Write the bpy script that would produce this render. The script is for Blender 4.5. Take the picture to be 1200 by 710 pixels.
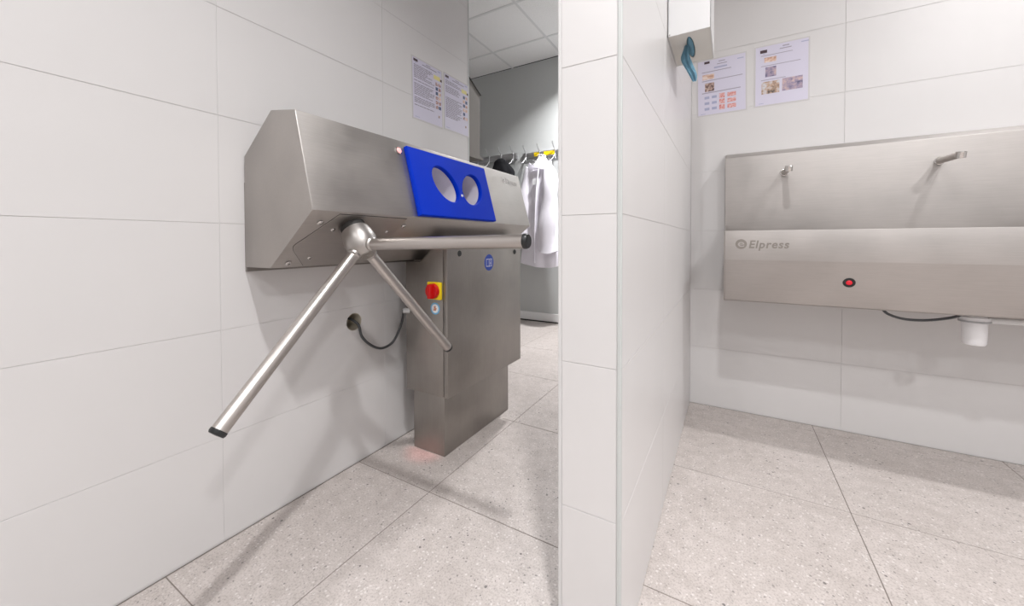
import bpy, bmesh, math, random
from mathutils import Vector, Matrix
random.seed(7)
for o in list(bpy.data.objects): bpy.data.objects.remove(o, do_unlink=True)
SC = bpy.context.scene
COL = SC.collection
V = Vector

# ------------------------------------------------------------------ camera
F, PCX, PCY = 443.6552, 600.0, 290.563          # focal length and principal point, 1200x710 frame
CR = V((0.86654, 0.49911, -0.00237)); CU = V((-0.00669, 0.01637, 0.99984)); CD = V((-0.49907, 0.86639, -0.01753))
CP = V((0, 0, 0.88))
cam = bpy.data.cameras.new('camera'); camo = bpy.data.objects.new('camera', cam); COL.objects.link(camo)
cam.sensor_fit = 'HORIZONTAL'; cam.sensor_width = 36.0
cam.lens = F / 1200 * 36; cam.shift_y = (PCY - 355) / 1200; cam.clip_start = 0.02
camo.matrix_world = Matrix(((CR.x, CU.x, -CD.x, CP.x), (CR.y, CU.y, -CD.y, CP.y), (CR.z, CU.z, -CD.z, CP.z), (0, 0, 0, 1)))
SC.camera = camo

# ------------------------------------------------------------------ world, exposure, room lights
w = bpy.data.worlds.new('world'); SC.world = w; w.use_nodes = True
w.node_tree.nodes['Background'].inputs[0].default_value = (0.9, 0.92, 1, 1)
w.node_tree.nodes['Background'].inputs[1].default_value = 0.05
SC.view_settings.view_transform = 'Standard'; SC.view_settings.look = 'None'
SC.view_settings.exposure = 0.14; SC.view_settings.gamma = 1.0; SC.view_settings.use_curve_mapping = False

ZC = 2.83
# round downlights in the ceiling: x, y, watts, size, beam spread in degrees
DOWNLIGHTS = [(0.10, 0.14, 22, 0.10, 130), (1.25, 1.58, 19, 0.10, 148), (1.75, -0.6, 27, 0.17, 160), (-0.6, -1.5, 11, 0.17, 160), (-1.10, 3.24, 40, 0.17, 124), (1.2, -1.7, 20, 0.17, 160)]  # fourth and last lamps are unseen fill, added to even out the room light
LIGHT_COL = (0.992, 0.992, 1.0)

# ------------------------------------------------------------------ helpers
def px(u, v, ax, val):
    d = CD + (u - PCX) / F * CR + (PCY - v) / F * CU
    return CP + d * ((val - CP[ax]) / d[ax])

def lin(c):
    return tuple(((x / 255) / 12.92 if x / 255 <= 0.04045 else ((x / 255 + 0.055) / 1.055) ** 2.4) for x in c)

def mk(name, bm, mat=None, parent=None, smooth=None):
    me = bpy.data.meshes.new(name)
    bmesh.ops.recalc_face_normals(bm, faces=bm.faces)
    bm.to_mesh(me); bm.free()
    return mo(name, me, mat, parent, smooth)

def mo(name, me, mat=None, parent=None, smooth=None):
    if smooth is not None:
        me.polygons.foreach_set('use_smooth', [True] * len(me.polygons))
        me.set_sharp_from_angle(angle=math.radians(smooth))
    o = bpy.data.objects.new(name, me); COL.objects.link(o)
    if mat: 
        me.materials.clear(); me.materials.append(mat)
    if parent: adopt(o, parent)
    return o

def adopt(o, parent):
    m = Matrix.Identity(4); p = parent
    while p is not None:
        m = p.matrix_basis @ m; p = p.parent if p.parent and p.matrix_parent_inverse == Matrix.Identity(4) else None
    o.parent = parent
    o.matrix_parent_inverse = Matrix.Translation(parent.matrix_basis.translation).inverted() if parent.type == 'EMPTY' else Matrix.Identity(4)

def thing(name, loc, label, cat, group=None):
    o = bpy.data.objects.new(name, None); COL.objects.link(o); o.location = loc; o.empty_display_size = 0.05
    return tag(o, label, cat, group)

def tag(o, label, cat, group=None):
    o['label'] = label; o['category'] = cat
    if group: o['group'] = group
    return o

def struct(o): 
    o['kind'] = 'structure'; return o

def bevel(bm, r, seg=1, edges=None):
    bmesh.ops.bevel(bm, geom=list(edges or bm.edges), offset=r, segments=seg, affect='EDGES', profile=0.5, clamp_overlap=True)
    return bm

def box(x0, x1, y0, y1, z0, z1, bv=0, seg=1, bm=None):
    b = bmesh.new()
    bmesh.ops.create_cube(b, size=1)
    for v in b.verts:
        v.co = V((x0 + (v.co.x + .5) * (x1 - x0), y0 + (v.co.y + .5) * (y1 - y0), z0 + (v.co.z + .5) * (z1 - z0)))
    if bv: bevel(b, bv, seg)
    return merge(bm, b)

def merge(bm, b):
    if bm is None: return b
    me = bpy.data.meshes.new('tmp'); b.to_mesh(me); b.free(); bm.from_mesh(me); bpy.data.meshes.remove(me)
    return bm

def frame(o, x, y):
    x = V(x).normalized(); y = V(y).normalized(); z = x.cross(y); o = V(o)
    return Matrix(((x.x, y.x, z.x, o.x), (x.y, y.y, z.y, o.y), (x.z, y.z, z.z, o.z), (0, 0, 0, 1)))

def slab(poly, fr, z0, z1, bv=0, seg=1, bm=None):
    """polygon in a frame's plane, extruded from z0 to z1 along the frame's normal"""
    b = bmesh.new(); n = len(poly)
    lo = [b.verts.new((p[0], p[1], z0)) for p in poly]; hi = [b.verts.new((p[0], p[1], z1)) for p in poly]
    b.faces.new(lo[::-1]); b.faces.new(hi)
    for i in range(n): b.faces.new((lo[i], lo[(i + 1) % n], hi[(i + 1) % n], hi[i]))
    bmesh.ops.recalc_face_normals(b, faces=b.faces)
    if bv: bevel(b, bv, seg)
    b.transform(fr)
    return merge(bm, b)

def lathe(prof, origin, axis, seg=32, bm=None):
    """prof: list of (t along axis, radius)"""
    b = bmesh.new(); a = V(axis).normalized()
    u = a.orthogonal().normalized(); w_ = a.cross(u); o = V(origin); rings = []
    for t, r in prof:
        if r < 1e-6: rings.append([b.verts.new(o + a * t)])
        else: rings.append([b.verts.new(o + a * t + (u * math.cos(2 * math.pi * k / seg) + w_ * math.sin(2 * math.pi * k / seg)) * r) for k in range(seg)])
    for A, B in zip(rings, rings[1:]):
        for k in range(seg):
            k2 = (k + 1) % seg
            if len(A) == 1 and len(B) == 1: continue
            if len(A) == 1: b.faces.new((A[0], B[k], B[k2]))
            elif len(B) == 1: b.faces.new((A[k], A[k2], B[0]))
            else: b.faces.new((A[k], A[k2], B[k2], B[k]))
    return merge(bm, b)

def cyl(p0, p1, r, seg=32, bv=0.0, bm=None):
    p0, p1 = V(p0), V(p1); L = (p1 - p0).length
    pr = [(0, 0), (0, r), (L, r), (L, 0)] if not bv else [(0, 0), (0, r - bv), (bv, r), (L - bv, r), (L, r - bv), (L, 0)]
    return lathe(pr, p0, p1 - p0, seg, bm)

def smooth_path(pts, n=8):
    pts = [V(p) for p in pts]; out = []
    for i in range(len(pts) - 1):
        p0 = pts[max(i - 1, 0)]; p1 = pts[i]; p2 = pts[i + 1]; p3 = pts[min(i + 2, len(pts) - 1)]
        for k in range(n):
            t = k / n
            out.append(0.5 * (2 * p1 + (p2 - p0) * t + (2 * p0 - 5 * p1 + 4 * p2 - p3) * t * t + (3 * p1 - p0 - 3 * p2 + p3) * t ** 3))
    return out + [pts[-1]]

def tube(pts, r, seg=12, bm=None):
    b = bmesh.new(); pts = [V(p) for p in pts]; rings = []; n = None
    for i, p in enumerate(pts):
        t = (pts[min(i + 1, len(pts) - 1)] - pts[max(i - 1, 0)]).normalized()
        n = t.orthogonal().normalized() if n is None else (n - t * n.dot(t)).normalized()
        m = t.cross(n); rr = r(i / (len(pts) - 1)) if callable(r) else r
        rings.append([b.verts.new(p + (n * math.cos(2 * math.pi * k / seg) + m * math.sin(2 * math.pi * k / seg)) * rr) for k in range(seg)])
    for A, B in zip(rings, rings[1:]):
        for k in range(seg): b.faces.new((A[k], A[(k + 1) % seg], B[(k + 1) % seg], B[k]))
    b.faces.new(rings[0][::-1]); b.faces.new(rings[-1])
    return merge(bm, b)

def evaluated(o):
    dg = bpy.context.evaluated_depsgraph_get(); dg.update()
    return bpy.data.meshes.new_from_object(o.evaluated_get(dg))

def cut(o, bms):
    """subtract solids from a mesh object"""
    for bm in bms:
        c = mk('cutter', bm)
        md = o.modifiers.new('cut', 'BOOLEAN'); md.object = c; md.operation = 'DIFFERENCE'; md.solver = 'EXACT'
        bpy.context.view_layer.update()
        me = evaluated(o); o.modifiers.clear(); o.data = me
        bpy.data.objects.remove(c, do_unlink=True)
    return o

def text(name, s, size, fr, mat, parent, width=None, height=0.0004, bold=0.0, shear=0.0, space=1.0):
    cu = bpy.data.curves.new(name, 'FONT'); cu.body = s; cu.size = size; cu.extrude = height; cu.offset = bold; cu.shear = shear; cu.space_character = space; cu.resolution_u = 4
    t = bpy.data.objects.new(name, cu); COL.objects.link(t); bpy.context.view_layer.update()
    me = evaluated(t); bpy.data.objects.remove(t, do_unlink=True)
    if width:
        xs = [v.co.x for v in me.vertices]; k = width / (max(xs) - min(xs)); x0 = min(xs)
        for v in me.vertices: v.co.x = (v.co.x - x0) * k
    me.transform(fr)
    return mo(name, me, mat, parent)

# ------------------------------------------------------------------ materials
def mat(name, rgb, rough=0.5, metal=0.0, spec=0.5, emit=None, estr=0, coat=0.0):
    m = bpy.data.materials.new(name); m.use_nodes = True
    b = m.node_tree.nodes['Principled BSDF']
    b.inputs['Base Color'].default_value = (*rgb, 1); b.inputs['Roughness'].default_value = rough
    b.inputs['Metallic'].default_value = metal; b.inputs['Specular IOR Level'].default_value = spec
    b.inputs['Coat Weight'].default_value = coat
    if emit: b.inputs['Emission Color'].default_value = (*emit, 1); b.inputs['Emission Strength'].default_value = estr
    return m

def nd(m, t, **kw):
    n = m.node_tree.nodes.new(t)
    for k, v in kw.items():
        if k in n.inputs.keys(): n.inputs[k].default_value = v
        else: setattr(n, k, v)
    return n

def lk(m, a, b): m.node_tree.links.new(a, b)

def ramp(m, fac, stops):
    r = nd(m, 'ShaderNodeValToRGB'); lk(m, fac, r.inputs[0]); e = r.color_ramp.elements
    while len(e) < len(stops): e.new(0.5)
    for el, (p, c) in zip(e, stops): el.position = p; el.color = (*c, 1) if len(c) == 3 else c
    return r.outputs[0]

def mixc(m, fac, a, b, mode='MIX'):
    n = nd(m, 'ShaderNodeMix', data_type='RGBA', blend_type=mode)
    for i, x in ((0, fac), (6, a), (7, b)):
        if isinstance(x, (int, float)): n.inputs[i].default_value = x
        elif isinstance(x, tuple): n.inputs[i].default_value = (*x, 1)
        else: lk(m, x, n.inputs[i])
    return n.outputs[2]

def coords(m, scale=(1, 1, 1), rot=(0, 0, 0)):
    g = nd(m, 'ShaderNodeNewGeometry'); mp = nd(m, 'ShaderNodeMapping')
    mp.inputs['Scale'].default_value = scale; mp.inputs['Rotation'].default_value = rot
    lk(m, g.outputs['Position'], mp.inputs[0]); return mp.outputs[0]

def steel(name, base, rough=0.36, grain=(400, 6, 400), smudge=0.12, aniso=0.0):
    """brushed stainless steel, grain running along the axis with the small scale"""
    m = mat(name, base, rough, 1.0); b = m.node_tree.nodes['Principled BSDF']
    n1 = nd(m, 'ShaderNodeTexNoise', Scale=1.0, Detail=3.0); lk(m, coords(m, grain), n1.inputs['Vector'])
    n2 = nd(m, 'ShaderNodeTexNoise', Scale=5.0, Detail=4.0); lk(m, coords(m), n2.inputs['Vector'])
    lo = tuple(c * 0.965 for c in base); hi = tuple(min(1, c * 1.035) for c in base)
    c1 = ramp(m, n1.outputs[0], [(0.3, lo), (0.7, hi)])
    c2 = ramp(m, n2.outputs[0], [(0.35, (1 - smudge,) * 3), (0.65, (1, 1, 1))])
    lk(m, mixc(m, 1.0, c1, c2, 'MULTIPLY'), b.inputs['Base Color'])
    mr = nd(m, 'ShaderNodeMapRange'); lk(m, n2.outputs[0], mr.inputs[0])
    mr.inputs[1].default_value = 0.3; mr.inputs[2].default_value = 0.7; mr.inputs[3].default_value = rough - 0.05; mr.inputs[4].default_value = rough + 0.08
    lk(m, mr.outputs[0], b.inputs['Roughness'])
    bp = nd(m, 'ShaderNodeBump', Strength=0.02, Distance=0.0003); lk(m, n1.outputs[0], bp.inputs['Height']); lk(m, bp.outputs[0], b.inputs['Normal'])
    return m

M = {}
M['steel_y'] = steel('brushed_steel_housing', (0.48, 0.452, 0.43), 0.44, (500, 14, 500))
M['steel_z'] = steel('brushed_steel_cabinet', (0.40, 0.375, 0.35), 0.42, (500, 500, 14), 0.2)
M['steel_x'] = steel('brushed_steel_trough', (0.52, 0.49, 0.47), 0.52, (14, 500, 500))
M['steel_arm'] = mat('satin_steel_arm', (0.54, 0.505, 0.48), 0.33, 1.0)
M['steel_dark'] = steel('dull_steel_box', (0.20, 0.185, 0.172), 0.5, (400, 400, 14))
M['steel_hub'] = mat('cast_steel_hub', (0.44, 0.415, 0.395), 0.4, 1.0)
M['chrome'] = mat('polished_steel', (0.62, 0.6, 0.58), 0.18, 1.0)
M['seam'] = mat('dark_seam', (0.03, 0.028, 0.026), 0.7)
M['black'] = mat('black_plastic', (0.012, 0.013, 0.014), 0.4)
M['cable'] = mat('grey_cable_sheath', (0.06, 0.062, 0.066), 0.45)
M['blue'] = mat('blue_plastic', lin((0, 52, 196)), 0.5, spec=0.1)
M['hole_lining'] = mat('pale_lilac_plastic', (0.74, 0.70, 0.76), 0.35)
M['red'] = mat('red_plastic', lin((196, 14, 12)), 0.35)
M['yellow'] = mat('yellow_plastic', lin((238, 205, 20)), 0.4)
M['red_led'] = mat('red_led', (0.5, 0.01, 0.02), 0.25, emit=(1.0, 0.02, 0.05), estr=0.3)
M['pink_led'] = mat('lit_pink_led', (0.8, 0.3, 0.3), 0.2, emit=(1.0, 0.42, 0.4), estr=0.9)
M['sticker_blue'] = mat('sticker_blue', lin((35, 70, 170)), 0.4)
M['sticker_sky'] = mat('sticker_light_blue', lin((110, 175, 215)), 0.4)
M['sticker_white'] = mat('sticker_white', (0.82, 0.82, 0.84), 0.4)
M['etched'] = mat('etched_lettering', (0.30, 0.275, 0.25), 0.6, 0.6)
M['etched_pale'] = mat('pale_etched_lettering', (0.72, 0.70, 0.68), 0.7)
M['white_plastic'] = mat('white_plastic', (0.68, 0.675, 0.675), 0.35)
M['trap'] = mat('translucent_white_plastic', (0.78, 0.77, 0.78), 0.3)
M['dispenser_base'] = mat('beige_metal_base', (0.72, 0.70, 0.66), 0.5)
M['towel'] = mat('blue_paper', lin((124, 168, 190)), 0.85, spec=0.1)
M['paper'] = mat('laminated_paper', lin((212, 208, 224)), 0.25, spec=0.35)
M['laminate'] = mat('clear_laminate_border', lin((206, 203, 203)), 0.15, spec=0.5)
M['ink'] = mat('grey_ink', lin((142, 136, 150)), 0.5)
M['ink_dark'] = mat('dark_ink', lin((70, 50, 58)), 0.5)
M['ink_soft'] = mat('soft_grey_ink', lin((158, 152, 166)), 0.5)
M['ink_pale'] = mat('pale_ink', lin((165, 168, 195)), 0.5)
M['ink_yellow'] = mat('yellow_ink', lin((222, 212, 140)), 0.5)
M['ink_blue'] = mat('blue_ink', lin((70, 84, 120)), 0.5)
M['coat'] = mat('white_lilac_cotton', (0.80, 0.775, 0.84), 0.9, spec=0.1)
M['jacket'] = mat('black_fabric', (0.012, 0.012, 0.014), 0.8, spec=0.15)
M['alu'] = mat('satin_aluminium', (0.55, 0.55, 0.56), 0.38, 1.0)
M['painted'] = mat('grey_wall_paint', lin((186, 188, 187)), 0.55, spec=0.3)
M['plain_white'] = mat('white_wall_paint', (0.74, 0.735, 0.735), 0.6, spec=0.3)
M['skirting'] = mat('white_skirting', (0.8, 0.8, 0.8), 0.35)
M['trim_grey'] = mat('grey_corner_profile', lin((196, 199, 197)), 0.35)
M['trim_white'] = mat('white_corner_profile', (0.64, 0.63, 0.625), 0.4)
M['lamp'] = mat('lit_diffuser', (0.9, 0.9, 0.9), 0.5, emit=LIGHT_COL, estr=12)
M['bar'] = mat('ceiling_grid_bar', (0.62, 0.62, 0.62), 0.5)

def picture_mat(name, cols, scale):
    m = mat(name, cols[0], 0.4); b = m.node_tree.nodes['Principled BSDF']
    n = nd(m, 'ShaderNodeTexNoise', Scale=scale, Detail=2.0); lk(m, coords(m), n.inputs['Vector'])
    k = len(cols) - 1
    lk(m, ramp(m, n.outputs[0], [(0.3 + 0.4 * i / k, c) for i, c in enumerate(cols)]), b.inputs['Base Color']); return m
M['pic_skin'] = picture_mat('photo_print_skin', [lin((170, 120, 104)), lin((214, 180, 160)), lin((228, 212, 204))], 60)
M['pic_dark'] = picture_mat('photo_print_dark', [lin((60, 52, 66)), lin((150, 120, 110)), lin((225, 205, 195))], 80)
M['pic_violet'] = picture_mat('photo_print_violet', [lin((92, 88, 120)), lin((158, 144, 166)), lin((206, 178, 172))], 55)
M['pic_red'] = picture_mat('print_red_hands', [lin((198, 110, 106)), lin((218, 160, 154)), lin((224, 206, 210))], 110)
M['pic_tan'] = picture_mat('photo_print_tan', [lin((84, 74, 70)), lin((190, 160, 138)), lin((206, 206, 212))], 55)
M['pic_mixed'] = picture_mat('print_small_icons', [lin((50, 50, 70)), lin((170, 120, 110)), lin((235, 225, 230))], 160)

# glazed white wall tile
def glazed(name, col, rough):
    m = mat(name, col, rough, spec=0.4); b = m.node_tree.nodes['Principled BSDF']
    n = nd(m, 'ShaderNodeTexNoise', Scale=2.5, Detail=3.0); lk(m, coords(m), n.inputs['Vector'])
    lk(m, ramp(m, n.outputs[0], [(0.3, tuple(c * 0.985 for c in col)), (0.7, tuple(min(1, c * 1.015) for c in col))]), b.inputs['Base Color'])
    n3 = nd(m, 'ShaderNodeTexNoise', Scale=9.0, Detail=1.0); lk(m, coords(m), n3.inputs['Vector'])
    bp = nd(m, 'ShaderNodeBump', Strength=0.03, Distance=0.004); lk(m, n3.outputs[0], bp.inputs['Height']); lk(m, bp.outputs[0], b.inputs['Normal'])
    return m
M['tile'] = glazed('white_glazed_tile', (0.675, 0.658, 0.652), 0.32)
M['grout'] = mat('pale_grout', (0.65, 0.635, 0.63), 0.8)
M['floor_grout'] = mat('grey_brown_grout', (0.24, 0.205, 0.185), 0.85)

def stone(name):
    m = mat(name, (0.5, 0.48, 0.46), 0.42, spec=0.35); b = m.node_tree.nodes['Principled BSDF']
    n0 = nd(m, 'ShaderNodeTexNoise', Scale=3.0, Detail=5.0, Roughness=0.6); lk(m, coords(m), n0.inputs['Vector'])
    c = ramp(m, n0.outputs[0], [(0.3, (0.56, 0.51, 0.485)), (0.7, (0.64, 0.588, 0.565))])
    n1 = nd(m, 'ShaderNodeTexNoise', Scale=190.0, Detail=3.0, Roughness=0.7); lk(m, coords(m), n1.inputs['Vector'])
    n2 = nd(m, 'ShaderNodeTexNoise', Scale=24.0, Detail=4.0, Roughness=0.6); lk(m, coords(m), n2.inputs['Vector'])
    c = mixc(m, 1.0, c, ramp(m, n1.outputs[0], [(0.32, (0.66, 0.64, 0.63)), (0.5, (0.94, 0.93, 0.92)), (0.7, (1.0, 1.0, 1.0))]), 'MULTIPLY')
    c = mixc(m, 1.0, c, ramp(m, n2.outputs[0], [(0.35, (0.88, 0.875, 0.87)), (0.65, (1.0, 1.0, 1.0))]), 'MULTIPLY')
    def chips(scale, thr, rnd, seed):
        vo = nd(m, 'ShaderNodeTexVoronoi', Scale=scale); 
        wn = nd(m, 'ShaderNodeTexNoise', Scale=scale * 1.5, Detail=1.0); p = coords(m, (1, 1, 1), (0, 0, seed)); lk(m, p, wn.inputs['Vector'])
        lk(m, mixc(m, 0.004, p, wn.outputs['Color']), vo.inputs['Vector'])
        d = nd(m, 'ShaderNodeMath', operation='LESS_THAN'); lk(m, vo.outputs['Distance'], d.inputs[0]); d.inputs[1].default_value = thr
        s = nd(m, 'ShaderNodeSeparateColor'); lk(m, vo.outputs['Color'], s.inputs[0])
        g = nd(m, 'ShaderNodeMath', operation='GREATER_THAN'); lk(m, s.outputs[0], g.inputs[0]); g.inputs[1].default_value = rnd
        a = nd(m, 'ShaderNodeMath', operation='MULTIPLY'); lk(m, d.outputs[0], a.inputs[0]); lk(m, g.outputs[0], a.inputs[1])
        return a.outputs[0]
    def soft(f, k):
        a = nd(m, 'ShaderNodeMath', operation='MULTIPLY'); lk(m, f, a.inputs[0]); a.inputs[1].default_value = k; return a.outputs[0]
    c = mixc(m, soft(chips(110, 0.34, 0.82, 0.4), 0.6), c, (0.74, 0.70, 0.68))
    c = mixc(m, soft(chips(90, 0.26, 0.90, 1.1), 0.75), c, (0.20, 0.185, 0.175))
    c = mixc(m, soft(chips(45, 0.17, 0.90, 2.0), 0.85), c, (0.13, 0.12, 0.115))
    c = mixc(m, soft(chips(160, 0.32, 0.86, 2.6), 0.5), c, (0.24, 0.22, 0.21))
    lk(m, c, b.inputs['Base Color'])
    bp = nd(m, 'ShaderNodeBump', Strength=0.08, Distance=0.001); lk(m, n1.outputs[0], bp.inputs['Height']); lk(m, bp.outputs[0], b.inputs['Normal'])
    return m
M['stone'] = stone('speckled_stone_tile')

def acoustic(name):
    m = mat(name, (0.78, 0.775, 0.77), 0.9, spec=0.1); b = m.node_tree.nodes['Principled BSDF']
    n = nd(m, 'ShaderNodeTexNoise', Scale=180.0, Detail=2.0); lk(m, coords(m), n.inputs['Vector'])
    lk(m, ramp(m, n.outputs[0], [(0.35, (0.68, 0.675, 0.67)), (0.5, (0.79, 0.785, 0.78))]), b.inputs['Base Color']); return m
M['acoustic'] = acoustic('mineral_ceiling_tile')

# ------------------------------------------------------------------ the room
XL, YEND = -1.282, 1.744            # left wall face and its far end
XP0, XP1, YP0 = -0.3186, -0.186, 0.754   # partition left face, right face, near end
YW, YF = 2.265, 3.735               # wash wall, far changing-room wall
XR, YB, XFL = 2.6, -2.4, -3.6
TH, TT = 0.3115, 0.0013              # tile row height, how far tiles stand proud

_tm = {}
def tile_mesh(dx, dy, dz, bv, m):
    k = (round(dx, 4), round(dy, 4), round(dz, 4), m.name)
    if k not in _tm:
        me = bpy.data.meshes.new('tile'); b = box(-dx / 2, dx / 2, -dy / 2, dy / 2, -dz / 2, dz / 2, bv); b.to_mesh(me); b.free(); me.materials.append(m); _tm[k] = me
    return _tm[k]

def tile(x0, x1, y0, y1, z0, z1, m, parent, name='tile', bv=0.0006):
    o = bpy.data.objects.new(name, tile_mesh(x1 - x0, y1 - y0, z1 - z0, bv, m)); COL.objects.link(o)
    o.location = ((x0 + x1) / 2, (y0 + y1) / 2, (z0 + z1) / 2); o.parent = parent; return o

G = 0.0005                           # half a wall joint
ROWS = [(0.004 if k == 0 else k * TH, min((k + 1) * TH, ZC)) for k in range(10)]
def cells(a, b, first, step):
    """intervals between a and b cut at first + n*step"""
    n = math.floor((a - first) / step) + 1; c = [a]
    while first + n * step < b - 1e-4:
        if first + n * step > a + 0.02: c.append(first + n * step)
        n += 1
    return list(zip(c, c[1:] + [b]))

# floor
fl = struct(mk('floor', box(XFL, XR, YB, YF, -0.12, -TT), M['floor_grout']))
for a, b in cells(-3.0, -0.256, -0.911, 0.6):
    for c, d in cells(-0.8, YF, 0.394, 0.6):
        if b <= XL + 0.02 and d < YEND: continue
        a2 = max(a, XL + 0.002) if d <= YEND + 0.01 and a < XL else a
        tile(a2 + 0.0013, b - 0.0013, c + 0.0013, d - 0.0013, -TT, 0, M['stone'], fl, 'floor_tile', 0.0007)
for a, b in cells(-0.256, XR, 0.344, 0.6):
    for c, d in cells(-0.8, YW, 0.394, 0.6):
        tile(a + 0.0013, b - 0.0013, c + 0.0013, d - 0.0013, -TT, 0, M['stone'], fl, 'floor_tile', 0.0007)

# ceiling: grid of mineral tiles between thin bars
ce = struct(mk('ceiling', box(XFL, XR, YB, YF, ZC + 0.012, ZC + 0.1), M['bar']))
xs = cells(XFL, XR, -2.138, 0.6); ys = cells(YB, YF, 3.33, 0.6)
for a, b in xs:
    for c, d in ys:
        tile(a + 0.008, b - 0.008, c + 0.008, d - 0.008, ZC + 0.003, ZC + 0.012, M['acoustic'], ce, 'ceiling_tile', 0.002)
for a, b in xs[1:]: tile(a - 0.0115, a + 0.0115, YB, YF, ZC, ZC + 0.003, M['bar'], ce, 'grid_bar', 0.0005)
for c, d in ys[1:]:
    for a, b in xs: tile(a + 0.0117, b - 0.0117, c - 0.0115, c + 0.0115, ZC + 0.0001, ZC + 0.003, M['bar'], ce, 'grid_bar', 0.0005)

# left wall with the cable hole
HOLE = px(415, 377, 0, XL); HR = 0.0345
wl = mk('wall_left', box(XFL, XL - TT, YB, YEND - 0.004, 0, ZC), M['grout']); struct(wl)
cut(wl, [cyl((XL - 0.09, HOLE.y, HOLE.z), (XL + 0.02, HOLE.y, HOLE.z), HR, 40)])
for a, b in cells(-0.672, YEND - 0.008, 0.528, 0.6):
    for k, (z0, z1) in enumerate(ROWS):
        t = tile(XL - TT, XL, a + G, b - G, z0 + G, z1 - G, M['tile'], wl)
        if a < HOLE.y < b and z0 < HOLE.z < z1:
            t.data = t.data.copy(); loc = t.location.copy()
            c = cyl((-0.05, HOLE.y - loc.y, HOLE.z - loc.z), (0.05, HOLE.y - loc.y, HOLE.z - loc.z), HR, 40)
            t.parent = None; t.location = (0, 0, 0); cut(t, [c]); t.location = loc; t.parent = wl
mk('hole_lining', lathe([(0, HR), (0.075, HR), (0.075, 0), (0.0751, HR - 0.0005), (0.0, HR - 0.0015), (0, HR)], (XL - 0.001, HOLE.y, HOLE.z), (-1, 0, 0), 40), mat('beige_hole_lining', (0.5, 0.45, 0.36), 0.8), wl, 40)
struct(mk('trim_1', box(XL - 0.012, XL + 0.0008, YEND - 0.0075, YEND, 0, ZC), M['trim_grey']))

# partition
pt = struct(mk('wall_partition', box(XP0 + TT, XP1 - TT, YP0 + TT, YW, 0, ZC), M['grout']))
for z0, z1 in ROWS:
    tile(XP0 + 0.007, XP1 - 0.009, YP0, YP0 + TT, z0 + G, z1 - G, M['tile'], pt)
    for a, b in cells(YP0 + 0.009, YW, 1.31, 0.6): tile(XP1 - TT, XP1, a + G, b - G, z0 + G, z1 - G, M['tile'], pt)
    for a, b in cells(YP0 + 0.009, YW, 1.31, 0.6): tile(XP0, XP0 + TT, a + G, b - G, z0 + G, z1 - G, M['tile'], pt)
struct(mk('trim_2', box(XP1 - 0.0075, XP1 + 0.0012, YP0 - 0.0012, YP0 + 0.0075, 0, ZC, 0.0015, 2), M['trim_grey']))
struct(mk('trim_3', box(XP0 - 0.0012, XP0 + 0.006, YP0 - 0.0012, YP0 + 0.0075, 0, ZC, 0.0015, 2), M['trim_white']))

# wash wall
wb = struct(mk('wall_back', box(XP0 + TT, XR, YW + TT, YW + 0.12, 0, ZC), M['grout']))
for a, b in cells(XP1, XR, 0.449, 0.6):
    pass
wash_cells = [(XP1, 0.449)] + cells(0.449, XR, 1.049, 0.6)
for a, b in wash_cells:
    for z0, z1 in ROWS: tile(a + G, b - G, YW, YW + TT, z0 + G, z1 - G, M['tile'], wb)

# plain walls out of view and the changing room beyond the opening
struct(mk('wall_rear', box(XL, XR, YB - 0.1, YB, 0, ZC), M['plain_white']))
struct(mk('wall_right', box(XR, XR + 0.1, YB, YW + 0.12, 0, ZC), M['plain_white']))
struct(mk('wall_corridor', box(XP0, XP0 + 0.1, YW + 0.12, YF, 0, ZC), M['plain_white']))
wf = struct(mk('wall_far', box(XFL - 0.1, XP0 + 0.1, YF, YF + 0.1, 0, ZC), M['painted']))
struct(mk('wall_far_left', box(XFL - 0.1, XFL, YEND, YF, 0, ZC), M['painted']))
bb_ = struct(mk('baseboard_far', box(XFL, XP0, YF - 0.012, YF, 0.014, 0.10, 0.003), M['skirting']))
mk('shadow_gap', box(XFL, XP0, YF - 0.008, YF, 0.0, 0.0135), M['seam'], bb_)

# ------------------------------------------------------------------ ceiling lamps
for i, (x, y, pw, sz, spr) in enumerate(DOWNLIGHTS):
    where = ['above the open end of the tiled partition', 'above the wash trough', 'behind the wash trough, by the plain wall', 'added as unseen fill light between the left tiled wall and the plain rear wall', 'above the changing room coat racks', 'added as unseen fill light in the corner by the plain rear wall'][i]
    t = thing('downlight', (x, y, ZC), 'round white recessed downlight ' + where, 'ceiling light', 'round downlights')
    mk('ring', lathe([(0, 0.098), (0, 0.125), (0.004, 0.124), (0.008, 0.115), (0.008, 0.098), (0, 0.098)], (x, y, ZC + 0.001), (0, 0, -1), 40), M['white_plastic'], t, 40)
    mk('lens', cyl((x, y, ZC + 0.002), (x, y, ZC - 0.003), 0.097, 40), M['lamp'], t, 40)
    L = bpy.data.lights.new('lamp_light', 'AREA'); L.shape = 'DISK'; L.size = sz; L.energy = pw; L.spread = math.radians(spr); L.color = LIGHT_COL
    lo = bpy.data.objects.new('lamp_light', L); COL.objects.link(lo); lo.location = (x, y, ZC - 0.009); adopt(lo, t)

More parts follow.
